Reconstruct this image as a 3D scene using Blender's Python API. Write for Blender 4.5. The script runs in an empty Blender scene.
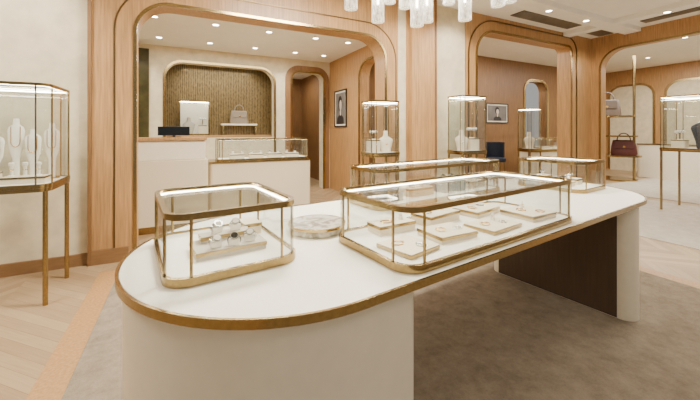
import bpy, bmesh, math, random
from mathutils import Vector, Matrix
random.seed(4)
RA=math.radians(26.9); TA=math.radians(33.8)
C=bpy.context.scene.collection
S=.935
class TP(tuple): pass
def rot2(x,y,a): return (x*math.cos(a)-y*math.sin(a), x*math.sin(a)+y*math.cos(a))
def R(a,b,z=0): p=rot2(a,b,RA); return (p[0],p[1],z)
def T(u,v,z=0): p=rot2(u,v,TA); return TP((p[0]*S,p[1]*S,1.5-(1.5-z)*S))
def lin(c):
    return tuple(((x/255)/12.92 if x/255<=0.04045 else ((x/255+0.055)/1.055)**2.4) for x in c)+(1,)
# ---------------------------------------------------------------- materials
def mat_base(name):
    m=bpy.data.materials.new(name); m.use_nodes=True
    nt=m.node_tree; return m,nt,nt.nodes['Principled BSDF']
def plain(name,col,rough=0.5,metal=0.0,var=0.04,scale=40,emit=0,stretch=(1,1,1),bump=0.0):
    m,nt,b=mat_base(name)
    tc=nt.nodes.new('ShaderNodeTexCoord'); mp=nt.nodes.new('ShaderNodeMapping'); mp.inputs['Scale'].default_value=stretch
    n=nt.nodes.new('ShaderNodeTexNoise'); n.inputs['Scale'].default_value=scale; n.inputs['Detail'].default_value=4
    r=nt.nodes.new('ShaderNodeValToRGB'); c=lin(col)
    r.color_ramp.elements[0].position=.3; r.color_ramp.elements[1].position=.7
    r.color_ramp.elements[0].color=tuple(x*(1-var) for x in c[:3])+(1,)
    r.color_ramp.elements[1].color=tuple(min(1,x*(1+var)) for x in c[:3])+(1,)
    L=nt.links.new
    L(tc.outputs['Object'],mp.inputs['Vector']); L(mp.outputs[0],n.inputs['Vector']); L(n.outputs['Fac'],r.inputs[0]); L(r.outputs[0],b.inputs['Base Color'])
    b.inputs['Roughness'].default_value=rough; b.inputs['Metallic'].default_value=metal
    if bump:
        bp=nt.nodes.new('ShaderNodeBump'); bp.inputs['Strength'].default_value=bump; bp.inputs['Distance'].default_value=0.01
        L(n.outputs['Fac'],bp.inputs['Height']); L(bp.outputs[0],b.inputs['Normal'])
    if emit:
        L(r.outputs[0],b.inputs['Emission Color']); b.inputs['Emission Strength'].default_value=emit
    return m
M={}
M['wood']=plain('oak_veneer',(176,133,84),.4,0,.24,8,stretch=(7,7,.35))
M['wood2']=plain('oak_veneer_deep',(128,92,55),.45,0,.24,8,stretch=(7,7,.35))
M['shade']=plain('brown_veneer_painted_shade',(84,66,48),.7,0,.12,7,stretch=(7,7,.4))  # brown veneer darkened so its colour carries the shade beneath the counter
M['cream']=plain('cream_wall_fabric',(216,201,168),.85,0,.1,7,bump=.08)
M['white']=plain('white_ceiling_paint',(244,240,230),.9,0,.02,5)
M['lacq']=plain('cream_lacquer',(238,227,202),.3,0,.02,20)
M['leather']=plain('cream_leatherette',(244,236,216),.45,0,.03,120,bump=.08)
M['beigel']=plain('beige_leather_panel',(224,208,178),.5,0,.04,60,bump=.08)
M['linen']=plain('ivory_linen',(240,233,217),.8,0,.03,200)
M['traytop']=plain('pale_cream_suede',(226,211,184),.85,0,.04,200)
M['tier']=plain('greige_suede',(186,176,160),.85,0,.04,200)
M['bluecl']=plain('dusty_blue_suede',(84,104,128),.85,0,.06,200)
M['brass']=plain('brushed_brass',(196,174,124),.25,1,.06,60)
M['brassd']=plain('antique_champagne_brass',(158,136,92),.22,1,.12,60)
M['bronze']=plain('aged_bronze',(110,88,58),.35,.9,.1,60)
M['black']=plain('black_leather',(28,26,26),.4,0,.1,50)
M['navy']=plain('charcoal_velvet',(40,44,54),.7,0,.1,50)
M['charcoal']=plain('grey_ceiling_recess',(96,90,80),.35,0,.25,2)
M['blue']=plain('navy_velvet',(20,28,44),.8,0,.1,50)
M['steel']=plain('polished_steel',(205,205,205),.15,1,.03,60)
M['gold']=plain('yellow_gold',(226,182,104),.2,1,.03,60)
M['bag']=plain('burgundy_bag_leather',(84,38,36),.5,0,.1,60)
M['taupe']=plain('taupe_bag_leather',(104,90,80),.5,0,.1,60)
M['tanbag']=plain('greige_bag_leather',(142,130,112),.5,0,.1,60)
M['green']=plain('dark_green_marble',(62,58,32),.25,0,.45,4)
M['base']=plain('base_board_wood',(132,98,62),.4,0,.1,8,stretch=(1,1,6))
M['screen']=plain('dark_screen_glass',(18,20,24),.1,0,.1,5)
M['art']=plain('print_paper_mid',(110,104,98),.6,0,.3,3)
M['hair']=plain('print_ink_dark',(34,28,26),.6,0,.3,20)
M['skin']=plain('print_paper_pale',(206,190,172),.6,0,.12,14)
M['lamp']=plain('warm_light_lens',(255,244,224),.4,0,0,5,emit=32)
M['strip']=plain('led_strip',(255,243,220),.4,0,0,5,emit=46)
def crystal():
    m,nt,b=mat_base('clear_cylinder_glass'); L=nt.links.new
    b.inputs['Base Color'].default_value=(.95,.92,.86,1); b.inputs['Roughness'].default_value=.06
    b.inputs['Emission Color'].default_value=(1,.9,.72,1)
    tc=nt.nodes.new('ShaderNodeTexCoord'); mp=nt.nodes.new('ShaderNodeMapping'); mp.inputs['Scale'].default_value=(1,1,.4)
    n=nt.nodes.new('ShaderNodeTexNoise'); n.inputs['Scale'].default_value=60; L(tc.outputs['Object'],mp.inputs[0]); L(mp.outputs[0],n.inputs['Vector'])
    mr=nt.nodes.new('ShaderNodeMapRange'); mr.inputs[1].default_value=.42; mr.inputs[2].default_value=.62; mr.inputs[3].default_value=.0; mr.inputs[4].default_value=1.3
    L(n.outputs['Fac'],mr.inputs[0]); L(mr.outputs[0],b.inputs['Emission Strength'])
    lw=nt.nodes.new('ShaderNodeLayerWeight'); lw.inputs[0].default_value=.5
    ad=nt.nodes.new('ShaderNodeMath'); ad.operation='MULTIPLY_ADD'; ad.inputs[1].default_value=.6; ad.inputs[2].default_value=.24; L(lw.outputs['Facing'],ad.inputs[0])
    tr=nt.nodes.new('ShaderNodeBsdfTransparent'); mx=nt.nodes.new('ShaderNodeMixShader')
    L(ad.outputs[0],mx.inputs[0]); L(tr.outputs[0],mx.inputs[1]); L(b.outputs[0],mx.inputs[2]); L(mx.outputs[0],nt.nodes['Material Output'].inputs[0])
    return m
M['tube']=crystal()
def marble():
    m,nt,b=mat_base('veined_marble'); L=nt.links.new
    tc=nt.nodes.new('ShaderNodeTexCoord'); n=nt.nodes.new('ShaderNodeTexNoise'); n.inputs['Scale'].default_value=9; n.inputs['Detail'].default_value=8; n.inputs['Distortion'].default_value=1.6
    r=nt.nodes.new('ShaderNodeValToRGB'); r.color_ramp.elements[0].color=lin((146,138,120)); r.color_ramp.elements[1].color=lin((204,197,180))
    r.color_ramp.elements[0].position=.40; r.color_ramp.elements[1].position=.56
    L(tc.outputs['Object'],n.inputs['Vector']); L(n.outputs['Fac'],r.inputs[0]); L(r.outputs[0],b.inputs['Base Color']); b.inputs['Roughness'].default_value=.2
    return m
M['marble']=marble()
def glass():
    m,nt,b=mat_base('clear_glass'); L=nt.links.new; N=nt.nodes.new; nt.nodes.remove(b)
    tr=N('ShaderNodeBsdfTransparent'); tr.inputs[0].default_value=(.955,.97,.965,1)
    gl=N('ShaderNodeBsdfGlossy'); gl.inputs['Roughness'].default_value=.01
    lw=N('ShaderNodeLayerWeight'); lw.inputs[0].default_value=.5
    pw=N('ShaderNodeMath'); pw.operation='POWER'; pw.inputs[1].default_value=3; L(lw.outputs['Facing'],pw.inputs[0])
    mu=N('ShaderNodeMath'); mu.operation='MULTIPLY_ADD'; mu.inputs[1].default_value=.55; mu.inputs[2].default_value=.04; L(pw.outputs[0],mu.inputs[0])
    mx=N('ShaderNodeMixShader'); L(mu.outputs[0],mx.inputs[0]); L(tr.outputs[0],mx.inputs[1]); L(gl.outputs[0],mx.inputs[2]); L(mx.outputs[0],nt.nodes['Material Output'].inputs[0])
    return m
M['glass']=glass()
def carpet(name,c1,c2):
    m,nt,b=mat_base(name); L=nt.links.new
    tc=nt.nodes.new('ShaderNodeTexCoord')
    n=nt.nodes.new('ShaderNodeTexNoise'); n.inputs['Scale'].default_value=5; n.inputs['Detail'].default_value=14; n.inputs['Roughness'].default_value=.85
    n2=nt.nodes.new('ShaderNodeTexNoise'); n2.inputs['Scale'].default_value=160
    r=nt.nodes.new('ShaderNodeValToRGB'); r.color_ramp.elements[0].color=lin(c1); r.color_ramp.elements[1].color=lin(c2)
    r.color_ramp.elements[0].position=.36; r.color_ramp.elements[1].position=.64
    bp=nt.nodes.new('ShaderNodeBump'); bp.inputs['Strength'].default_value=.5; bp.inputs['Distance'].default_value=.01
    L(tc.outputs['Object'],n.inputs['Vector']); L(tc.outputs['Object'],n2.inputs['Vector']); L(n.outputs['Fac'],r.inputs[0]); L(r.outputs[0],b.inputs['Base Color'])
    L(n2.outputs['Fac'],bp.inputs['Height']); L(bp.outputs[0],b.inputs['Normal']); b.inputs['Roughness'].default_value=.95
    return m
M['carpet']=carpet('warm_taupe_carpet',(118,103,84),(158,142,119))
M['carpet2']=carpet('pale_cream_carpet',(170,158,140),(200,189,171))
def floorm():
    m,nt,b=mat_base('oak_chevron_parquet'); L=nt.links.new; N=nt.nodes.new
    tc=N('ShaderNodeTexCoord'); sp=N('ShaderNodeSeparateXYZ'); L(tc.outputs['Object'],sp.inputs[0])
    W=.62
    def mth(op,a,bv=None):
        x=N('ShaderNodeMath'); x.operation=op
        L(a,x.inputs[0])
        if bv is not None:
            if isinstance(bv,(int,float)): x.inputs[1].default_value=bv
            else: L(bv,x.inputs[1])
        return x.outputs[0]
    xs=mth('ADD',sp.outputs[0],20); dv=mth('DIVIDE',xs,W); col=mth('FLOOR',dv); pp=mth('PINGPONG',xs,W); v=mth('ADD',sp.outputs[1],pp)
    ox=mth('MULTIPLY',col,5.0); x2=mth('ADD',ox,pp); x3=mth('ADD',x2,.01)
    cb=N('ShaderNodeCombineXYZ'); L(x3,cb.inputs[0]); L(v,cb.inputs[1])
    br=N('ShaderNodeTexBrick'); br.offset=0; br.inputs['Scale'].default_value=1; br.inputs['Brick Width'].default_value=5; br.inputs['Row Height'].default_value=.13
    br.inputs['Mortar Size'].default_value=.002; br.inputs['Color1'].default_value=lin((184,158,122)); br.inputs['Color2'].default_value=lin((160,133,99)); br.inputs['Mortar'].default_value=lin((124,100,72))
    L(cb.outputs[0],br.inputs[0])
    n=N('ShaderNodeTexNoise'); n.inputs['Scale'].default_value=5; n.inputs['Detail'].default_value=6
    mp2=N('ShaderNodeMapping'); mp2.inputs['Scale'].default_value=(1,12,1); L(cb.outputs[0],mp2.inputs[0]); L(mp2.outputs[0],n.inputs[0])
    mx=N('ShaderNodeMixRGB'); mx.blend_type='MULTIPLY'; mx.inputs[0].default_value=.5
    r=N('ShaderNodeValToRGB'); r.color_ramp.elements[0].color=(.62,.58,.52,1); r.color_ramp.elements[0].position=.3; r.color_ramp.elements[1].position=.7
    L(n.outputs['Fac'],r.inputs[0])
    L(br.outputs[0],mx.inputs[1]); L(r.outputs[0],mx.inputs[2]); L(mx.outputs[0],b.inputs['Base Color']); b.inputs['Roughness'].default_value=.4
    return m
M['floor']=floorm()
def curtain():
    m,nt,b=mat_base('olive_bronze_bead_curtain'); L=nt.links.new
    tc=nt.nodes.new('ShaderNodeTexCoord')
    w=nt.nodes.new('ShaderNodeTexWave'); w.inputs['Scale'].default_value=8; w.inputs['Distortion'].default_value=.4
    mp=nt.nodes.new('ShaderNodeMapping'); mp.inputs['Scale'].default_value=(4,4,1.6)
    n=nt.nodes.new('ShaderNodeTexNoise'); n.inputs['Scale'].default_value=9; n.inputs['Detail'].default_value=8; n.inputs['Roughness'].default_value=.6
    mm=nt.nodes.new('ShaderNodeMixRGB'); mm.inputs[0].default_value=.7
    r=nt.nodes.new('ShaderNodeValToRGB'); r.color_ramp.elements[0].color=lin((58,46,22)); r.color_ramp.elements[1].color=lin((148,124,74)); r.color_ramp.elements[0].position=.3; r.color_ramp.elements[1].position=.72
    L(tc.outputs['Object'],w.inputs[0]); L(tc.outputs['Object'],mp.inputs[0]); L(mp.outputs[0],n.inputs[0]); L(w.outputs['Fac'],mm.inputs[1]); L(n.outputs['Fac'],mm.inputs[2]); L(mm.outputs[0],r.inputs[0]); L(r.outputs[0],b.inputs['Base Color']); b.inputs['Roughness'].default_value=.4; b.inputs['Metallic'].default_value=.3
    return m
M['curtain']=curtain()
# ---------------------------------------------------------------- mesh helpers
class MB:
    def __init__(s): s.v=[]; s.f=[]
    def add(s,v,f):
        o=len(s.v); s.v+= [tuple(p) for p in v]; s.f+=[tuple(i+o for i in q) for q in f]; return s
    def box(s,x0,x1,y0,y1,z0,z1):
        return s.add([(x0,y0,z0),(x1,y0,z0),(x1,y1,z0),(x0,y1,z0),(x0,y0,z1),(x1,y0,z1),(x1,y1,z1),(x0,y1,z1)],
          [(0,3,2,1),(4,5,6,7),(0,1,5,4),(1,2,6,5),(2,3,7,6),(3,0,4,7)])
    def prism(s,p,z0,z1):
        n=len(p); return s.add([(x,y,z0) for x,y in p]+[(x,y,z1) for x,y in p],
          [tuple(range(n-1,-1,-1)),tuple(range(n,2*n))]+[(i,(i+1)%n,(i+1)%n+n,i+n) for i in range(n)])
    def ring(s,o,i_,z0,z1):
        n=len(o); v=[(x,y,z0) for x,y in o]+[(x,y,z1) for x,y in o]+[(x,y,z0) for x,y in i_]+[(x,y,z1) for x,y in i_]; f=[]
        for i in range(n):
            j=(i+1)%n
            f+=[(i,j,j+n,i+n),(2*n+j,2*n+i,3*n+i,3*n+j),(i+n,j+n,3*n+j,3*n+i),(j,i,2*n+i,2*n+j)]
        return s.add(v,f)
    def cyl(s,x,y,z0,z1,r,n=12,r2=None):
        r2=r if r2 is None else r2
        v=[(x+r*math.cos(t*2*math.pi/n),y+r*math.sin(t*2*math.pi/n),z0) for t in range(n)]+[(x+r2*math.cos(t*2*math.pi/n),y+r2*math.sin(t*2*math.pi/n),z1) for t in range(n)]
        return s.add(v,[tuple(range(n-1,-1,-1)),tuple(range(n,2*n))]+[(i,(i+1)%n,(i+1)%n+n,i+n) for i in range(n)])
    def lathe(s,x,y,prof,n=24,ex=1,ey=1):
        v=[];f=[]
        for (r,z) in prof:
            for t in range(n): v.append((x+r*ex*math.cos(t*2*math.pi/n),y+r*ey*math.sin(t*2*math.pi/n),z))
        for k in range(len(prof)-1):
            for i in range(n): j=(i+1)%n; f.append((k*n+i,k*n+j,(k+1)*n+j,(k+1)*n+i))
        f.append(tuple(range(n-1,-1,-1))); f.append(tuple((len(prof)-1)*n+i for i in range(n)))
        return s.add(v,f)
    def loft(s,secs,n=20):
        v=[];f=[]
        for (z,cx,cy,rx,ry) in secs:
            for t in range(n): v.append((cx+rx*math.cos(t*2*math.pi/n),cy+ry*math.sin(t*2*math.pi/n),z))
        for k in range(len(secs)-1):
            for i in range(n): j=(i+1)%n; f.append((k*n+i,k*n+j,(k+1)*n+j,(k+1)*n+i))
        f.append(tuple(range(n-1,-1,-1))); f.append(tuple((len(secs)-1)*n+i for i in range(n)))
        return s.add(v,f)
    def tube(s,pts,r,n=6,closed=False):
        pts=[Vector(p) for p in pts]; m=len(pts); v=[];f=[]; up=Vector((0,0,1))
        for k,p in enumerate(pts):
            a=pts[(k-1)%m] if (closed or k>0) else p; b=pts[(k+1)%m] if (closed or k<m-1) else p
            d=(b-a).normalized(); u=d.cross(up)
            if u.length<1e-3: u=d.cross(Vector((1,0,0)))
            u.normalize(); w=u.cross(d).normalized()
            for t in range(n):
                an=t*2*math.pi/n; v.append(tuple(p+u*r*math.cos(an)+w*r*math.sin(an)))
        for k in range(m if closed else m-1):
            for i in range(n):
                j=(i+1)%n; k2=(k+1)%m; f.append((k*n+i,k*n+j,k2*n+j,k2*n+i))
        if not closed: f.append(tuple(range(n-1,-1,-1))); f.append(tuple((m-1)*n+i for i in range(n)))
        return s.add(v,f)
    def ball(s,c,r,n=8,m=6,ez=1):
        prof=[(r*math.sin(math.pi*k/m)+1e-5,c[2]-r*ez*math.cos(math.pi*k/m)) for k in range(m+1)]
        return s.lathe(c[0],c[1],prof,n)
    def bandloop(s,R_,w,t,n=20,axis='y',cx=0,cy=0,cz=0,ez=1):
        v=[];f=[]
        for k in range(n):
            a=k*2*math.pi/n
            for (rr,yy) in ((R_,-w/2),(R_,w/2),(R_-t,w/2),(R_-t,-w/2)):
                x=rr*math.cos(a); z=rr*math.sin(a)*ez
                v.append((cx+x,cy+yy,cz+z) if axis=='y' else (cx+yy,cy+x,cz+z))
        for k in range(n):
            k2=(k+1)%n
            for i in range(4): j=(i+1)%4; f.append((k*4+i,k*4+j,k2*4+j,k2*4+i))
        return s.add(v,f)
    def mesh(s,name,mat,smooth=True):
        me=bpy.data.meshes.new(name); me.from_pydata(s.v,[],s.f); 
        bm=bmesh.new(); bm.from_mesh(me); bmesh.ops.recalc_face_normals(bm,faces=bm.faces); bm.to_mesh(me); bm.free()
        me.materials.append(M[mat]); 
        if smooth:
            for p in me.polygons: p.use_smooth=True
            me.set_sharp_from_angle(angle=math.radians(35))
        return me
def RR(w,d,r,n=7,cx=0,cy=0):
    p=[]
    for (sx,sy,a0) in ((1,1,0),(-1,1,90),(-1,-1,180),(1,-1,270)):
        for k in range(n+1):
            a=math.radians(a0+90*k/n); p.append((cx+sx*(w/2-r)+r*math.cos(a),cy+sy*(d/2-r)+r*math.sin(a)))
    return p
def circ(r,n=24): return [(r*math.cos(t*2*math.pi/n),r*math.sin(t*2*math.pi/n)) for t in range(n)]
def thing(name,label,cat,loc,rz=0,group=None):
    e=bpy.data.objects.new(name,None); e.empty_display_size=.1; C.objects.link(e); e.location=loc; e.rotation_euler=(0,0,rz)
    if isinstance(loc,TP): e.scale=(S,S,S)
    e['label']=label; e['category']=cat
    if group: e['group']=group
    return e
def part(par,name,mb,mat,label=None,loc=(0,0,0),rot=(0,0,0),bevel=0,smooth=True):
    o=bpy.data.objects.new(name,mb.mesh(name,mat,smooth)); C.objects.link(o); o.parent=par; o.location=loc; o.rotation_euler=rot
    if label: o['label']=label
    if bevel:
        b=o.modifiers.new('b','BEVEL'); b.width=bevel; b.segments=2; b.limit_method='ANGLE'
    return o
def single(name,label,cat,mb,mat,loc,rz=0,group=None):
    o=bpy.data.objects.new(name,mb.mesh(name,mat)); C.objects.link(o); o.location=loc; o.rotation_euler=(0,0,rz)
    o['label']=label; o['category']=cat
    if group: o['group']=group
    return o
def clone(src,loc,rz,label=None,group=None):
    kids=[k for k in bpy.data.objects if k.parent==src]
    o=src.copy(); C.objects.link(o); o.location=loc; o.rotation_euler=(src.rotation_euler[0],src.rotation_euler[1],rz)
    if label: o['label']=label
    if group: o['group']=group
    for k in kids:
        kk=k.copy(); C.objects.link(kk); kk.parent=o
    return o
def struct(name,mb,mat,smooth=True):
    o=bpy.data.objects.new(name,mb.mesh(name,mat,smooth)); C.objects.link(o); o.rotation_euler=(0,0,RA); o['kind']='structure'; return o
# ---------------------------------------------------------------- structure (room coords a,b)
def arcpts(x0,x1,zt,r,n=10,z0=0,r2=None):
    r2=r if r2 is None else r2
    p=[(x0,z0)]
    for k in range(n+1):
        a=math.radians(180-90*k/n); p.append((x0+r+r*math.cos(a),zt-r+r*math.sin(a)))
    for k in range(n+1):
        a=math.radians(90-90*k/n); p.append((x1-r2+r2*math.cos(a),zt-r2+r2*math.sin(a)))
    p.append((x1,z0)); return p
def ori(v,axis): return (v[0],v[2],v[1]) if axis=='a' else (v[2],v[0],v[1])
def wallmb(x0,x1,zt,ops,d0,d1,axis='a',z0=0,r2=None):
    p=[(x0,z0)]
    for (o0,o1,oz,r) in ops: p+=arcpts(o0,o1,oz,r,z0=z0,r2=r2)
    p+=[(x1,z0),(x1,zt),(x0,zt)]
    n=len(p); mb=MB()
    mb.add([ori((x,z,d0),axis) for x,z in p]+[ori((x,z,d1),axis) for x,z in p],
      [tuple(range(n)),tuple(range(2*n-1,n-1,-1))]+[(i,(i+1)%n,(i+1)%n+n,i+n) for i in range(n)])
    return mb
def archband(o0,o1,oz,r,e0,e1,d0,d1,axis='a',mb=None,z0=0,r2=None):
    q=r if r2 is None else r2
    A=arcpts(o0-e0,o1+e0,oz+e0,r+e0,z0=z0,r2=q+e0); B=arcpts(o0-e1,o1+e1,oz+e1,r+e1,z0=z0,r2=q+e1); n=len(A); mb=mb or MB()
    v=[ori((x,z,d0),axis) for x,z in A]+[ori((x,z,d0),axis) for x,z in B]+[ori((x,z,d1),axis) for x,z in A]+[ori((x,z,d1),axis) for x,z in B]
    f=[]
    for i in range(n-1):
        f+=[(i,i+1,n+i+1,n+i),(2*n+i,3*n+i,3*n+i+1,2*n+i+1),(n+i,n+i+1,3*n+i+1,3*n+i),(i,2*n+i,2*n+i+1,i+1)]
    return mb.add(v,f)
def archfill(o0,o1,oz,r,d0,d1,axis,mb=None):
    p=arcpts(o0,o1,oz,r); n=len(p); mb=mb or MB()
    return mb.add([ori((x,z,d0),axis) for x,z in p]+[ori((x,z,d1),axis) for x,z in p],[tuple(range(n)),tuple(range(2*n-1,n-1,-1))]+[(i,(i+1)%n,(i+1)%n+n,i+n) for i in range(n)])
B0=4.65
struct('floor',MB().box(-7,19,-4,14,-.1,0),'floor')
struct('wall_left',wallmb(-7,-.917,3.8,[],B0,B0+.3),'cream')
struct('wall_center',wallmb(-.917,3.46,3.8,[(-.5,3.0,3.05,.38)],B0-.05,B0+.3),'wood')
struct('trim_1',archband(-.5,3.0,3.05,.38,-.02,.015,B0-.065,B0-.045),'brassd')
struct('trim_2',archband(-.5,3.0,3.05,.38,.19,.205,B0-.06,B0-.045),'bronze')
struct('trim_20',MB().box(3.24,3.40,B0-.058,B0-.045,.16,3.8),'cream')
struct('trim_3',MB().box(-.94,-.905,B0-.08,B0,0,3.8),'wood2')
struct('trim_4',MB().box(3.46,3.97,B0-.16,B0+.3,0,3.8),'wood')
struct('trim_5',MB().box(3.95,3.985,B0-.175,B0-.1,0,3.8),'wood2')
struct('wall_right_front',wallmb(3.97,4.83,3.8,[],B0,B0+.3),'cream')
struct('wall_portal',wallmb(4.83,9.09,3.8,[(5.1,8.24,3.5,.5)],B0-.03,B0+.3,r2=.12),'wood')
struct('trim_6',archband(5.1,8.24,3.5,.5,-.02,.02,B0-.05,B0-.03,r2=.12),'brassd')
struct('trim_7',archband(5.1,8.24,3.5,.5,.2,.22,B0-.05,B0-.03,r2=.12),'bronze')
struct('baseboard_left',MB().box(-7,-.945,B0-.03,B0,0,.13),'base')
struct('baseboard_center',MB().box(-.905,-.56,B0-.08,B0-.05,0,.16).box(3.2,3.46,B0-.08,B0-.05,0,.16),'base')
struct('baseboard_right',MB().box(3.985,4.8,B0-.03,B0,0,.13),'base')
A1=9.09
struct('wall_right',wallmb(-3,B0-.03,3.8,[(-2,4.42,3.45,.45)],A1,A1+.25,'b'),'wood')
struct('trim_8',archband(-2,4.42,3.45,.45,-.02,.02,A1-.02,A1,'b'),'brassd')
struct('ceiling',MB().box(-7,16,-1.2,B0+.3,3.8,3.9).box(3.46,16,B0+.3,7.6,3.8,3.9),'white')
struct('trim_10',MB().box(5.8,7.7,4.1,4.4,3.785,3.8).box(8.4,9.0,4.1,4.4,3.785,3.8).box(8.5,8.75,2.0,3.4,3.785,3.8),'charcoal')
struct('trim_18',MB().box(4.2,9.05,3.6,3.9,3.71,3.8).box(7.9,8.15,-1,3.6,3.71,3.8).box(7.9,8.15,3.9,4.6,3.71,3.8),'white')
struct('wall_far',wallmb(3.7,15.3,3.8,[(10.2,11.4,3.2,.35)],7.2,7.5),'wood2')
struct('trim_11',archband(10.2,11.4,3.2,.35,-.02,.06,7.17,7.2),'brass')
struct('wall_far_recess',MB().box(9.9,11.8,8.6,8.7,0,3.6),'cream')
struct('wall_far_right',wallmb(-3,7.2,3.8,[],15,15.3,'b'),'wood')
mbx=MB(); mbf=MB()
for (p,q) in ((3.0,5.25),(5.6,6.95),(.2,2.6)):
    archband(p,q,3.2,.4,-.02,.05,14.96,15,'b',mb=mbx); archfill(p,q,3.2,.4,14.97,15,'b',mbf)
struct('trim_12',mbx,'brass'); struct('trim_19',mbf,'cream')
struct('ceiling_back',MB().box(-2,3.7,B0+.3,8.3,3.3,3.4).box(1.9,3.9,8.3,11.2,3.3,3.4),'white')
struct('wall_back',wallmb(-2,3.46,3.3,[(-.34,2.0,3.0,.35),(2.4,3.28,3.0,.2)],8,8.3),'cream')
struct('trim_13',archband(-.34,2.0,3.0,.35,-.02,.03,7.97,8),'brassd')
struct('trim_14',archband(2.4,3.28,3.0,.2,.0,.14,7.95,8),'wood2')
struct('trim_21',archband(2.4,3.28,3.0,.2,-.03,.02,7.93,7.96),'brassd')
struct('trim_15',MB().box(-1.35,-.62,7.95,8,0,3.2),'green')
struct('wall_niche',MB().box(-.6,2.2,8.7,8.8,0,3.2).box(-.6,-.5,8.3,8.7,0,3.2).box(2.1,2.2,8.3,8.7,0,3.2),'curtain')
struct('wall_niche_lower',MB().box(-.34,2.0,8.02,8.28,0,1.35),'cream')
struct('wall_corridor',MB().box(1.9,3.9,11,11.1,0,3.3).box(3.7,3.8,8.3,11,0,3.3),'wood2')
struct('wall_corridor_left',MB().box(1.9,2.2,8.9,9.0,0,3.3).box(2.2,2.3,9,11,0,3.3),'cream')
struct('wall_side',wallmb(B0+.3,8.3,3.3,[(5.15,6.35,3.0,.35)],3.46,3.7,'b'),'wood')
struct('trim_16',archband(5.15,6.35,3.0,.35,-.02,.03,3.44,3.46,'b'),'brassd')
struct('wall_back_left',MB().box(-2.1,-2,B0+.3,8.3,0,3.3),'cream')
struct('wall_side_recess',MB().box(4.6,4.7,4.95,7.2,0,3.8),'cream')
# ---------------------------------------------------------------- rugs
CZ=.012
single('carpet','warm taupe mottled carpet under the oval counter','carpet',MB().box(-.6,4.35,-1,4.3,0,CZ),'carpet',(0,0,0),RA)
single('carpet','pale cream carpet in front of the far cabinets','carpet',MB().box(5.8,9.05,-1,B0-.08,0,CZ),'carpet2',(0,0,0),RA)
single('carpet','pale cream carpet in the room beyond the wide arch','carpet',MB().box(9.4,14.9,-1,5.0,0,CZ),'carpet2',(0,0,0),RA)
struct('trim_17',MB().box(-.78,-.6,-1,4.3,0,.006).box(4.35,4.52,-1,4.3,0,.006),'wood')
# ---------------------------------------------------------------- main counter
LN=4.42
tb=thing('display_counter','long oval cream display counter with brass rim on curved pedestals','counter',T(-.05+LN/2,1.69,0),TA)
FZ=-(1.5*(1-S)-CZ)/S
part(tb,'counter_top',MB().prism(RR(LN-.03,1.47,.735,24),.870,.9),'leather')
part(tb,'rim',MB().ring(RR(LN,1.5,.75,24),RR(LN-.022,1.478,.739,24),.869,.902),'brassd',label='brass edge band')
cxl=-(LN/2-.75)
def dped(cx,xin,r):
    p=[]
    for k in range(33):
        a=math.radians(90+180*k/32); p.append((cx+r*math.cos(a),r*math.sin(a)))
    c=.06
    for k in range(7):
        a=math.radians(270+90*k/6); p.append((xin-c+c*math.cos(a),-r+c+c*math.sin(a)))
    for k in range(7):
        a=math.radians(90*k/6); p.append((xin-c+c*math.cos(a),r-c+c*math.sin(a)))
    return p
xi=.99-(-.05+LN/2)
part(tb,'pedestal',MB().prism(dped(cxl,xi,.725),FZ,.869),'lacq')
ux=3.56-(-.05+LN/2)
part(tb,'pedestal',MB().prism(RR(.22,1.3,.109,12,ux,-.085),FZ,.869),'lacq',label='slim cream panel leg with rounded edges')
part(tb,'inner_panel',MB().box(ux-.114,ux-.109,-.62,.46,FZ+.005,.868),'shade',label='brown inner face with under-counter shade in its colour')  # thin sheet on the cream leg, its dark tone painting the shade there
part(tb,'underside',MB().prism(RR(LN-.1,1.4,.7,24),.862,.869),'shade',label='brown underside panel with shade painted into its colour')
# ---------------------------------------------------------------- vitrines
def vitrine(name,label,loc,rz,w,d,h,r,leg=0,fr=.025,strip=True,group=None,legr=.019):
    e=thing(name,label,'display case',loc,rz,group)
    z=leg
    o=RR(w,d,r)
    part(e,'base_frame',MB().ring(RR(w+.01,d+.01,r+.005),RR(w-.03,d-.03,max(r-.015,.01)),z+.002,z+.036),'brassd',label='brass base band')
    part(e,'deck',MB().prism(RR(w-.032,d-.032,max(r-.016,.01)),z,z+.028),'linen')
    part(e,'top_frame',MB().ring(o,RR(w-.044,d-.044,max(r-.022,.01)),z+h-fr,z+h),'brassd',label='brass top band')
    part(e,'glass_side',MB().ring(RR(w-.008,d-.008,r-.004),RR(w-.016,d-.016,max(r-.008,.01)),z+.036,z+h-fr),'glass')
    part(e,'glass_top',MB().prism(RR(w-.045,d-.045,max(r-.0225,.01)),z+h-.012,z+h-.004),'glass')
    if strip: part(e,'light_strip',MB().ring(RR(w-.046,d-.046,max(r-.023,.01)),RR(w-.056,d-.056,max(r-.028,.008)),z+h-fr-.001,z+h-.016),'strip')
    for sx in (-1,1):
        for sy in (-1,1):
            for (px,py) in ((w/2-r,d/2-.006),(w/2-.006,d/2-r)):
                part(e,'post',MB().cyl(sx*px,sy*py,z+.03,z+h-fr+.002,.0062,8),'brassd')
    if leg:
        part(e,'apron',MB().ring(o,RR(w-.06,d-.06,max(r-.03,.01)),z-.03,z),'brassd')
        for sx in (-1,1):
            for sy in (-1,1):
                part(e,'leg',MB().cyl(sx*(w/2-.035),sy*(d/2-.035),0,z-.028,legr,12),'brassd')
    return e
v1=vitrine('glass_display_case','small rounded glass case with brass frame holding watches',T(.385,1.735,.9),TA,.55,.68,.282,.09)
v2=vitrine('glass_display_case','long rounded glass case with brass frame full of jewellery trays',T(1.71,1.285,.9),TA,1.53,.6,.28,.1)
v3=vitrine('glass_display_case','long low glass case with brass frame beside the tray-filled case',T(2.33,2.13,.9),TA,1.6,.46,.31,.1)
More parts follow.
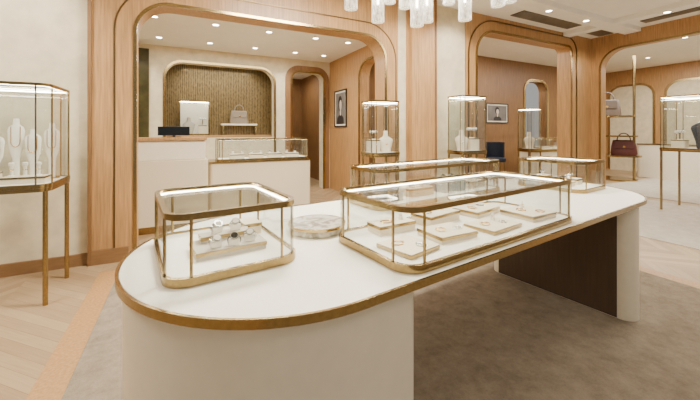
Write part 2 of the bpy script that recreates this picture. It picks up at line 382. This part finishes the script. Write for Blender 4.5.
v4=vitrine('glass_display_case','squarish glass case with brass frame near the counter end',T(3.87,1.70,.9),TA,.62,.66,.3,.1)
DZ=.9+.028
e=thing('round_tray','round veined marble tray with brass rim on the counter','tray',TP((-.2*S,2.0*S,1.5-.6*S)),0)
part(e,'tray_body',MB().lathe(0,0,[(.160,0),(.165,.004),(.167,.046),(.165,.05)],40),'marble')
part(e,'tray_rim',MB().ring(circ(.173,48),circ(.1675,48),.036,.051),'brass')
def tray(u,v,z,w,d,h,rz,label='pale cream jewellery tray with fine brass edge',frame=T,base=TA,group='jewellery trays',top='traytop'):
    e=thing('jewellery_tray',label,'tray',frame(u,v,z),base+rz,group)
    hb=min(h,.016)
    part(e,'brass_edge',MB().ring(RR(w,d,.004,2),RR(w-.006,d-.006,.003,2),h-hb,h),'brassd')
    part(e,'cushion',MB().prism(RR(w-.007,d-.007,.003,2),0,h+.002),top)
    return e
def watch(loc,rz,strap='black',group='watches'):
    e=thing('watch','round watch with %s strap on an ivory stand'%('black leather' if strap=='black' else 'steel link'),'watch',loc,rz,group)
    part(e,'cushion',MB().box(-.026,.026,-.011,.011,0,.03),'linen',bevel=.004)
    part(e,'strap',MB().bandloop(.031,.018,.003,20,'y',0,0,.026,.8),strap)
    part(e,'watch_case',MB().cyl(0,0,0,.008,.019,20),'steel',loc=(0,-.012,.045),rot=(math.radians(35),0,0))
    part(e,'dial',MB().cyl(0,0,.008,.009,.0155,20),'screen' if strap=='black' else 'tier',loc=(0,-.012,.045),rot=(math.radians(35),0,0))
    return e
def bracelet(loc,rz,r=.032,mat='gold',group='bracelets'):
    e=thing('bracelet','%s bangle bracelet lying on a tray'%('gold' if mat=='gold' else 'diamond-set'),'bracelet',loc,rz,group)
    part(e,'band',MB().tube([(r*math.cos(t*math.pi/12),r*.8*math.sin(t*math.pi/12),.003) for t in range(24)],.0028,6,True),mat)
    part(e,'clasp',MB().ball((r,0,.0045),.0045,8,6),mat)
    return e
def ring_cone(loc,group='ring cones'):
    e=thing('ring_holder','small ivory ring cone with a gold ring','ring',loc,0,group)
    part(e,'cone',MB().lathe(0,0,[(.014,0),(.014,.004),(.004,.045),(.001,.048)],14),'linen')
    part(e,'ring',MB().tube([(.0095*math.cos(t*math.pi/8),.0095*math.sin(t*math.pi/8),.026) for t in range(16)],.0018,5,True),'gold')
    return e
# small case contents
tray(.40,1.66,DZ,.32,.2,.035,0,top='tier',label='greige tiered watch tray'); tray(.40,1.72,DZ+.037,.24,.08,.03,0,top='tier',label='greige upper tier of the watch tray'); tray(.57,1.88,DZ,.1,.14,.06,0)
w1=watch(T(.33,1.60,DZ+.037),TA+.2,'steel'); 
w0=watch(T(.41,1.59,DZ+.037),TA-.2,'black'); clone(w1,T(.49,1.61,DZ+.037),TA-.3)
clone(w1,T(.36,1.72,DZ+.069),TA+.3); clone(w1,T(.45,1.72,DZ+.069),TA-.2)
# large case contents
TR=[(1.13,1.18,.22,.22,.02,.12),(1.44,1.20,.26,.2,.035,-.1),(1.26,1.45,.26,.13,.05,-.05),(1.62,1.44,.3,.16,.06,.08),(1.80,1.16,.3,.2,.022,.04),(2.02,1.42,.3,.18,.04,.1),(2.23,1.18,.26,.24,.035,-.08)]
for i,(u,v,w,d,h,rz) in enumerate(TR): tray(u,v,DZ,w,d,h,rz)
bs=bracelet(T(1.09,1.21,DZ+.022),TA)
for (u,v,h) in ((1.40,1.21,.037),(1.74,1.17,.024),(2.20,1.21,.037),(2.27,1.12,.037),(1.54,1.44,.062),(1.96,1.42,.042),(1.22,1.45,.052)):
    clone(bs,T(u,v,DZ+h),TA+random.uniform(0,3))
bs2=bracelet(T(1.50,1.18,DZ+.037),TA,.026,'steel'); clone(bs2,T(1.87,1.14,DZ+.024),TA+1); clone(bs2,T(2.08,1.44,DZ+.042),TA+2); clone(bs2,T(1.17,1.13,DZ+.022),TA+2)
rc=ring_cone(T(1.69,1.45,DZ+.062)) 
for (u,v,h) in ((1.86,1.2,.024),(1.33,1.45,.052),(2.27,1.24,.037)): clone(rc,T(u,v,DZ+h),0)
def bust(loc,rz,s=1.0,neck='gold',group='necklace busts',form='linen'):
    e=thing('necklace_bust','%s necklace bust wearing a %s necklace'%('charcoal velvet' if form=='navy' else 'ivory','gold' if neck=='gold' else 'diamond'),'bust',loc,rz,group)
    part(e,'bust_form',MB().loft([(0,0,0,.07*s,.045*s),(.01*s,0,0,.074*s,.047*s),(.06*s,0,0,.08*s,.047*s),(.13*s,0,0,.1*s,.047*s),(.17*s,0,.003*s,.112*s,.045*s),(.195*s,0,.006*s,.105*s,.04*s),(.215*s,0,.009*s,.075*s,.036*s),(.232*s,0,.01*s,.045*s,.033*s),(.26*s,0,.01*s,.036*s,.031*s),(.31*s,0,.01*s,.034*s,.03*s),(.32*s,0,.01*s,.03*s,.026*s)],24),form)
    mb=MB()
    for k in range(26):
        t=k*2*math.pi/26; y=.008*s-.05*s*math.cos(t); x=.062*s*math.sin(t); z=(.185-.05*math.cos(t))*s
        mb.ball((x,y,z),.0065*s,6,4)
    mb.ball((0,-.05*s,.12*s),.012*s,8,6)
    part(e,'necklace',mb,neck); return e
def tbar(loc,rz,s=1,mat='gold'):
    e=thing('bracelet_stand','small ivory bracelet bar on a post with bangles','jewellery display',loc,rz,'bracelet bars')
    part(e,'base_block',MB().cyl(0,0,0,.012*s,.035*s,16),'linen'); part(e,'stand_post',MB().cyl(0,0,.01*s,.12*s,.008*s,8),'brassd')
    part(e,'cushion_bar',MB().tube([(-.07*s,0,.13*s),(.07*s,0,.13*s)],.02*s,12),'linen')
    for k in (-1,0,1): part(e,'bangle',MB().bandloop(.027*s,.006*s,.004*s,16,'x',k*.04*s,0,.125*s),mat)
    return e
for i,(u,v,w,d,h) in enumerate(((1.75,2.12,.28,.2,.09),(2.15,2.15,.3,.18,.07),(2.55,2.12,.3,.2,.1),(2.92,2.14,.26,.18,.07))): tray(u,v,DZ,w,d,h,0,top='bluecl' if i in(0,2) else 'traytop',label='dusty blue jewellery tray inside the glass case' if i in (0,2) else 'pale cream jewellery tray with fine brass edge')
for (u,h) in ((1.68,.092),(1.80,.092),(2.08,.072),(2.2,.072),(2.48,.102),(2.6,.102),(2.9,.072)): clone(w0,T(u,2.12,DZ+h),TA+random.uniform(-.4,.4),group='watches')
for (u,v,w,d,h) in ((3.75,1.62,.2,.16,.05),(4.0,1.66,.14,.2,.06),(3.8,1.88,.24,.12,.08)): tray(u,v,DZ,w,d,h,0)
clone(w0,T(3.70,1.62,DZ+.052),TA); clone(w0,T(3.8,1.62,DZ+.052),TA);clone(w0,T(3.85,1.88,DZ+.082),TA); clone(w1,T(4.0,1.66,DZ+.062),TA); clone(bs,T(3.74,1.88,DZ+.082),TA)
# ---------------------------------------------------------------- tall stands
def stand(label,a,b,w,d,leg,h,rz=0,r=.05,group=None,z=0): return vitrine('display_cabinet',label,R(a,b,z),RA+rz,w,d,h,r,leg=leg,group=group)
cab=stand('tall glass jewellery cabinet on slender brass legs by the cream wall',-1.39,4.02,.74,.66,1.01,.9,r=.09)
LZ=1.01+.028
def neckpanel(a,b,z,w,h):
    e=thing('necklace_display','slim upright ivory stand hung with a fine gold necklace','jewellery display',R(a,b,z),RA,'necklace stands')
    part(e,'stand_base',MB().prism(RR(w*.9,.06,.01,3),0,.012),'brassd')
    part(e,'panel',MB().loft([(.012,0,0,w*.2,.008),(h*.35,0,0,w*.22,.009),(h*.5,0,0,w*.42,.012),(h*.8,0,0,w*.5,.014),(h*.86,0,.002,w*.42,.013),(h*.9,0,.004,w*.2,.011),(h,0,.004,w*.17,.01)],20),'linen')
    q=w*.26
    pts=[(-q,-.012,h*.87)]+[(-q*math.cos(t*math.pi/8),-.0155,h*.62-math.sin(t*math.pi/8)*h*.08) for t in range(9)]+[(q,-.012,h*.87)]
    part(e,'necklace',MB().tube(pts,.003,5),'gold')
    return e
for a,h,b in ((-1.66,.56,4.2),(-1.53,.46,4.17),(-1.40,.58,4.2),(-1.27,.48,4.17),(-1.14,.54,4.2)): neckpanel(a,b,LZ,.125,h)
tray(-1.24,3.92,LZ,.3,.16,.06,0,frame=R,base=RA); tray(-1.54,3.98,LZ,.2,.16,.1,0,frame=R,base=RA)
for a,z in ((-1.33,.062),(-1.24,.062),(-1.15,.062)):
    e=thing('ring_stand','ivory ring post with gold ring on the tray','ring',R(a,3.90,LZ+z),0,'ring posts')
    part(e,'ring_post',MB().lathe(0,0,[(.022,0),(.022,.01),(.012,.014),(.012,.09),(.02,.1),(.02,.12),(.01,.125)],14),'linen')
    part(e,'ring',MB().tube([(.015*math.cos(t*math.pi/8),.015*math.sin(t*math.pi/8),.06) for t in range(16)],.003,5,True),'gold')
tbar(R(-1.54,3.98,LZ+.102),RA,.9)
stand('tall glass jewellery cabinet with brass frame beside the portal edge',2.74,4.36,.5,.4,1.14,.82,r=.06)
bust(R(2.84,4.36,1.14+.028),RA-.3,1.05,'gold',form='traytop'); tray(2.6,4.34,1.168,.14,.2,.2,0,frame=R,base=RA); tbar(R(2.6,4.34,1.168+.202),RA,.9)
stand('tall glass jewellery cabinet with brass frame against the cream panel',4.58,4.36,.62,.4,1.12,1.0,r=.06)
bust(R(4.45,4.36,1.148),RA-.3,1.15,'steel',form='traytop'); tray(4.72,4.38,1.148,.2,.18,.22,0,frame=R,base=RA); tbar(R(4.72,4.38,1.37),RA-.3,1.3,'steel')
stand('narrow glass jewellery cabinet standing beyond the second portal',8.35,5.75,.5,.4,1.0,1.1,r=.05)
bust(R(8.35,5.75,1.028),RA-.3,1.4,'steel',form='traytop')
stand('large glass jewellery cabinet on brass legs holding a dark necklace bust',8.5,2.35,.85,1.2,1.14,1.0,r=.08,z=CZ)
bust(R(8.38,2.36,1.168+CZ),RA-.9,2.1,'steel',form='navy'); tray(8.5,2.78,1.168+CZ,.2,.2,.15,0,frame=R,base=RA); tbar(R(8.5,2.78,1.32+CZ),RA-.5,1.2,'steel')
# ---------------------------------------------------------------- back room furniture
e=thing('reception_counter','cream reception counter with raised wood-edged ledge','counter',R(-.2,5.85),RA)
part(e,'counter_body',MB().box(-.6,.55,-.25,.3,0,1.06),'beigel',bevel=.01)
part(e,'raised_ledge',MB().box(-.6,.52,-.2,.25,1.06,1.36),'lacq',bevel=.01)
part(e,'ledge_top',MB().box(-.62,.54,-.24,.29,1.36,1.4),'wood')
part(e,'plinth',MB().box(-.6,.551,-.256,-.25,0,.1),'brassd')
e=thing('monitor','black point-of-sale monitor on the reception ledge','monitor',R(-.12,5.85,1.4),RA)
part(e,'screen_panel',MB().box(-.22,.22,-.015,.015,.03,.17),'screen',bevel=.004)
part(e,'stand',MB().box(-.02,.02,.015,.05,0,.1).box(-.1,.1,-.02,.1,0,.012),'black')
e=thing('service_counter','beige leather-fronted service counter below a glass case','counter',R(1.35,6.5),RA)
part(e,'counter_body',MB().prism(RR(1.85,.6,.06),.06,.93),'beigel')
part(e,'counter_top',MB().prism(RR(1.89,.64,.07),.93,.96),'brassd')
part(e,'plinth',MB().prism(RR(1.8,.56,.05),0,.06),'brassd')
vitrine('glass_display_case','brass-framed glass case with watches on the service counter',R(1.4,6.5,.96),RA,1.7,.52,.4,.08)
for k in range(4): tray(.9+.35*k,6.45,.988,.26,.2,.08,0,frame=R,base=RA)
for k in range(8): clone(w0 if k%3 else w1,R(.83+.17*k,6.45,.988+.082),RA,group='watches')
e=thing('niche_shelf','wide wood shelf set in front of the bronze curtain','shelf',R(.83,8.4),RA)
part(e,'shelf_board',MB().box(-1.2,1.2,0,.28,1.36,1.4),'wood')
part(e,'bracket',MB().box(-1.2,-1.1,0,.2,0,1.36),'wood'); part(e,'bracket',MB().box(1.1,1.2,0,.2,0,1.36),'wood')
e=vitrine('glass_display_case','cube glass case with bright ivory back on the niche shelf',R(.25,8.53,1.4),RA,.66,.24,.8,.03)
part(e,'back_panel',MB().box(-.3,.3,.09,.1,.03,.75),'linen')
bust(R(.13,8.51,1.43),RA,1.2,'gold',form='tier'); tray(.42,8.51,1.43,.18,.12,.2,0,frame=R,base=RA); tbar(R(.42,8.51,1.632),RA,1.2,'steel')
def handbag(loc,rz,s,mat,label):
    e=thing('handbag',label,'handbag',loc,rz,'handbags')
    part(e,'bag_body',MB().loft([(0,0,0,.13*s,.055*s),(.02*s,0,0,.14*s,.06*s),(.12*s,0,0,.13*s,.05*s),(.19*s,0,0,.115*s,.025*s),(.2*s,0,0,.11*s,.018*s)],24),mat)
    part(e,'flap',MB().box(-.1*s,.1*s,-.062*s,-.05*s,.09*s,.19*s),mat,bevel=.005*s)
    part(e,'handle',MB().tube([(.07*s*math.cos(t*math.pi/12),0,.19*s+.1*s*math.sin(t*math.pi/12)) for t in range(13)],.008*s,6),mat)
    part(e,'clasp',MB().box(-.012*s,.012*s,-.068*s,-.061*s,.1*s,.125*s),'gold'); return e
e=thing('riser_shelf','two-tier ivory riser on the niche shelf','display riser',R(1.25,8.53,1.4),RA)
part(e,'riser_top',MB().box(-.42,.42,-.1,.1,.24,.28),'linen'); part(e,'riser_leg',MB().box(-.40,-.36,-.09,.09,0,.24),'brassd'); part(e,'riser_leg',MB().box(.36,.40,-.09,.09,0,.24),'brassd')
handbag(R(1.25,8.53,1.68),RA,1.6,'tanbag','greige leather handbag on the ivory riser')
def picture(a,b,z,w,h,side,label):
    e=thing('framed_picture',label,'picture',R(a,b,z),RA+side,'framed portraits')
    part(e,'frame',MB().box(-w/2,w/2,-.03,0,0,.03).box(-w/2,w/2,-.03,0,h-.03,h).box(-w/2,-w/2+.03,-.03,0,.03,h-.03).box(w/2-.03,w/2,-.03,0,.03,h-.03),'black')
    part(e,'mount',MB().box(-w/2+.03,w/2-.03,-.014,-.002,.03,h-.03),'linen')
    part(e,'print',MB().box(-w/2+.07,w/2-.07,-.018,-.014,.07,h-.07),'art')
    s=min(w*.8,h*.8)
    def blob(pts,y): return MB().add([(x*s,y,.07+z*(h-.14)) for x,z in pts],[tuple(range(len(pts)))])
    el=lambda cx,cz,rx,rz_:[(cx+rx*math.cos(t*math.pi/12),cz+rz_*math.sin(t*math.pi/12)) for t in range(24)]
    part(e,'portrait_shoulders',blob([(-.36,0),(.38,0),(.34,.2),(.14,.3),(.08,.36),(-.06,.36),(-.12,.3),(-.32,.2)],-.0183),'hair')
    part(e,'portrait_hair',blob(el(-.01,.66,.2,.25),-.0185),'hair')
    part(e,'portrait_face',blob(el(.03,.6,.12,.17),-.0188),'skin')
    part(e,'portrait_neck',blob([(-.05,.28),(.08,.28),(.07,.48),(-.02,.48)],-.0187),'skin')
    return e
picture(3.455,7.3,1.6,.66,.9,-math.pi/2,'tall black-framed portrait print on the wood wall')
picture(8.85,7.195,1.75,1.0,.62,0,'wide black-framed portrait print on the far wood wall')
stand('narrow glass cabinet glimpsed through the back doorway',2.75,9.8,.4,.4,.9,1.1,r=.05)
bust(R(2.75,9.8,.928),RA,1.5,'gold')
# ---------------------------------------------------------------- far right zone
e=thing('pole_shelf','tall brass pole stand with round tiers holding bags','shelf',R(12.0,5.4),RA)
part(e,'pole',MB().cyl(-.1,.5,0,3.79,.05,12),'bronze'); part(e,'pole',MB().cyl(.1,-.42,0,3.79,.035,12),'brassd')
for z,cy in ((0.0,.05),(.72,-.05),(1.32,.05),(1.92,.1)): part(e,'shelf_tier',MB().prism([(x,y*1.15+cy) for x,y in circ(.5,36)],z,z+.045),'brassd')
handbag(R(12,5.65,1.966),RA-1.1,2.6,'taupe','tall taupe handbag on the upper tier of the pole stand'); handbag(R(12,5.2,.766),RA-1.1,2.3,'bag','burgundy tote handbag on the lower tier')
e=thing('low_counter','cream far counter with brass top','counter',R(13.6,4.6,CZ),RA)
part(e,'counter_body',MB().prism(RR(.7,1.6,.1),0,1.05),'lacq'); part(e,'counter_top',MB().prism(RR(.74,1.64,.12),1.05,1.08),'brassd')
e=thing('far_counter','cream glass-case counter beyond the second portal','counter',R(9.7,6.2),RA)
part(e,'counter_body',MB().prism(RR(1.7,.6,.1),0,.9),'lacq'); part(e,'counter_top',MB().prism(RR(1.74,.64,.12),.9,.93),'brassd')
vitrine('glass_display_case','brass-framed glass case on the counter beyond the portal',R(9.7,6.2,.93),RA,1.5,.5,.36,.08)
for k in range(3): tray(9.25+.45*k,6.15,.958,.3,.2,.08,0,frame=R,base=RA)
e=thing('bar_chair','dark navy velvet bar chair on slim brass legs','chair',R(6.95,5.7),RA-.6)
part(e,'seat',MB().prism(RR(.44,.42,.1),.74,.84),'blue',bevel=.02)
mb=MB(); o=[];i=[]
for k in range(13):
    a=math.radians(180*k/12); o.append((.23*math.cos(a),.2*math.sin(a)+.02)); i.append((.19*math.cos(a),.16*math.sin(a)+.02))
mb.prism(o+i[::-1],.84,1.22); part(e,'backrest',mb,'blue')
for sx in (-1,1):
    for sy in (-1,1): part(e,'leg',MB().tube([(sx*.17,sy*.16,.75),(sx*.2,sy*.19,0)],.013,8),'brassd')
part(e,'footrest',MB().tube([(.19,.18,.3),(-.19,.18,.3),(-.19,-.18,.3),(.19,-.18,.3)],.009,6,True),'brassd')
# ---------------------------------------------------------------- chandelier
e=thing('chandelier','cluster of clear glass cylinder pendants hanging on slim brass rods','chandelier',(.55,2.6,3.8),0)
part(e,'ceiling_plate',MB().prism(RR(1.8,.9,.44,16),-.03,0),'brass')
for (x,y,Z) in ((351,9,2.5),(378,22,2.6),(405,8,2.8),(417,26,2.55),(427,22,2.75),(449,4,2.9),(465,20,2.6),(498,6,2.5),(390,3,2.95),(510,2,2.75)):
    X=(x-350)/330*Z; zb=1.5+(131-y)*Z/330
    lx,ly,lz=X-.55,Z-2.6,zb-3.8
    part(e,'glass_cylinder',MB().ring(circ(.05,28),circ(.043,28),0,.3).cyl(0,0,0,.012,.0425,28),'tube',loc=(lx,ly,lz))
    part(e,'bulb',MB().cyl(lx,ly,lz+.14,lz+.28,.01,10),'lamp')
    part(e,'cap',MB().cyl(0,0,.3,.33,.052,20),'brass',loc=(lx,ly,lz))
    part(e,'rod',MB().cyl(lx,ly,lz+.33,-.03,.006,8),'brass')
def downlight(a,b,z):
    e=thing('downlight','small recessed ceiling downlight with white ring','light',R(a,b,z),0,'ceiling downlights')
    part(e,'ring_trim',MB().ring(circ(.07,20),circ(.05,20),-.01,0),'white')
    part(e,'lens',MB().cyl(0,0,-.006,0,.049,20),'lamp'); return e
d0=downlight(-.3,5.6,3.3)
for a in (-.4,.5,1.4,2.3,3.0):
    for b in (6.0,7.3): clone(d0,R(a,b,3.3),0)
for a,b in ((7.3,5.6),(9.5,5.6),(11,6.2),(11,3.5),(13,5)): clone(d0,R(a,b,3.8),0)
for a,b in ((6.0,3.75),(7.2,3.75),(8.02,2.8)): clone(d0,R(a,b,3.71),0)
# ---------------------------------------------------------------- lights
def area(a,b,z,sx,sy,p,col=(1,.96,.89)):
    l=bpy.data.lights.new('ceiling_light','AREA'); l.shape='RECTANGLE'; l.size=sx; l.size_y=sy; l.energy=p; l.color=col
    o=bpy.data.objects.new('ceiling_light',l); C.objects.link(o); o.location=R(a,b,z); o.rotation_euler=(0,0,RA); return o
def spot(a,b,z,ta,tb,tz,p,ang=70):
    l=bpy.data.lights.new('wall_washer','SPOT'); l.energy=p; l.color=(1,.94,.84); l.spot_size=math.radians(ang); l.spot_blend=.7; l.shadow_soft_size=.06
    o=bpy.data.objects.new('wall_washer',l); C.objects.link(o); o.location=R(a,b,z)
    d=Vector(R(ta,tb,tz))-Vector(R(a,b,z)); o.rotation_euler=d.to_track_quat('-Z','Y').to_euler()
area(1.5,2.7,3.7,1.4,.6,370)
area(-2.5,2.6,3.7,1.0,1.0,115)
area(5.5,1.2,3.7,2,1.5,165)
area(1.4,-.6,3.7,4,1,30)
area(1.0,6.3,3.27,3,1.6,150)
area(2.9,9.8,3.2,.6,.8,26)
area(7.0,5.9,3.77,3,1,120)
area(12,4,3.77,3,3,320)
area(4.1,5.9,3.1,.5,1,25)
area(10.8,8.0,3.5,.8,.6,35)
area(.8,8.45,3.0,1.6,.1,12)
spot(-1.6,3.6,3.7,-1.6,4.65,2.0,170,80); spot(4.4,3.5,3.7,4.4,4.65,2.4,180,80); spot(3.2,3.5,3.7,3.4,4.6,2.2,120,80); spot(8.2,3.6,3.7,8.7,4.6,2.4,120,80)
spot(-1.0,7.2,3.27,-.9,8,2,80,80); spot(2.2,7.2,3.27,2.2,8,2,80,80)
w=bpy.data.worlds.new('w'); bpy.context.scene.world=w; w.use_nodes=True
w.node_tree.nodes['Background'].inputs[0].default_value=(1,.97,.92,1); w.node_tree.nodes['Background'].inputs[1].default_value=.42
cd=bpy.data.cameras.new('cam'); cam=bpy.data.objects.new('camera',cd); C.objects.link(cam)
cam.location=(0,0,1.5); cam.rotation_euler=(math.pi/2,0,0); cd.sensor_width=36; cd.lens=330/700*36; cd.shift_y=-69/700; cd.clip_start=.02
bpy.context.scene.camera=cam
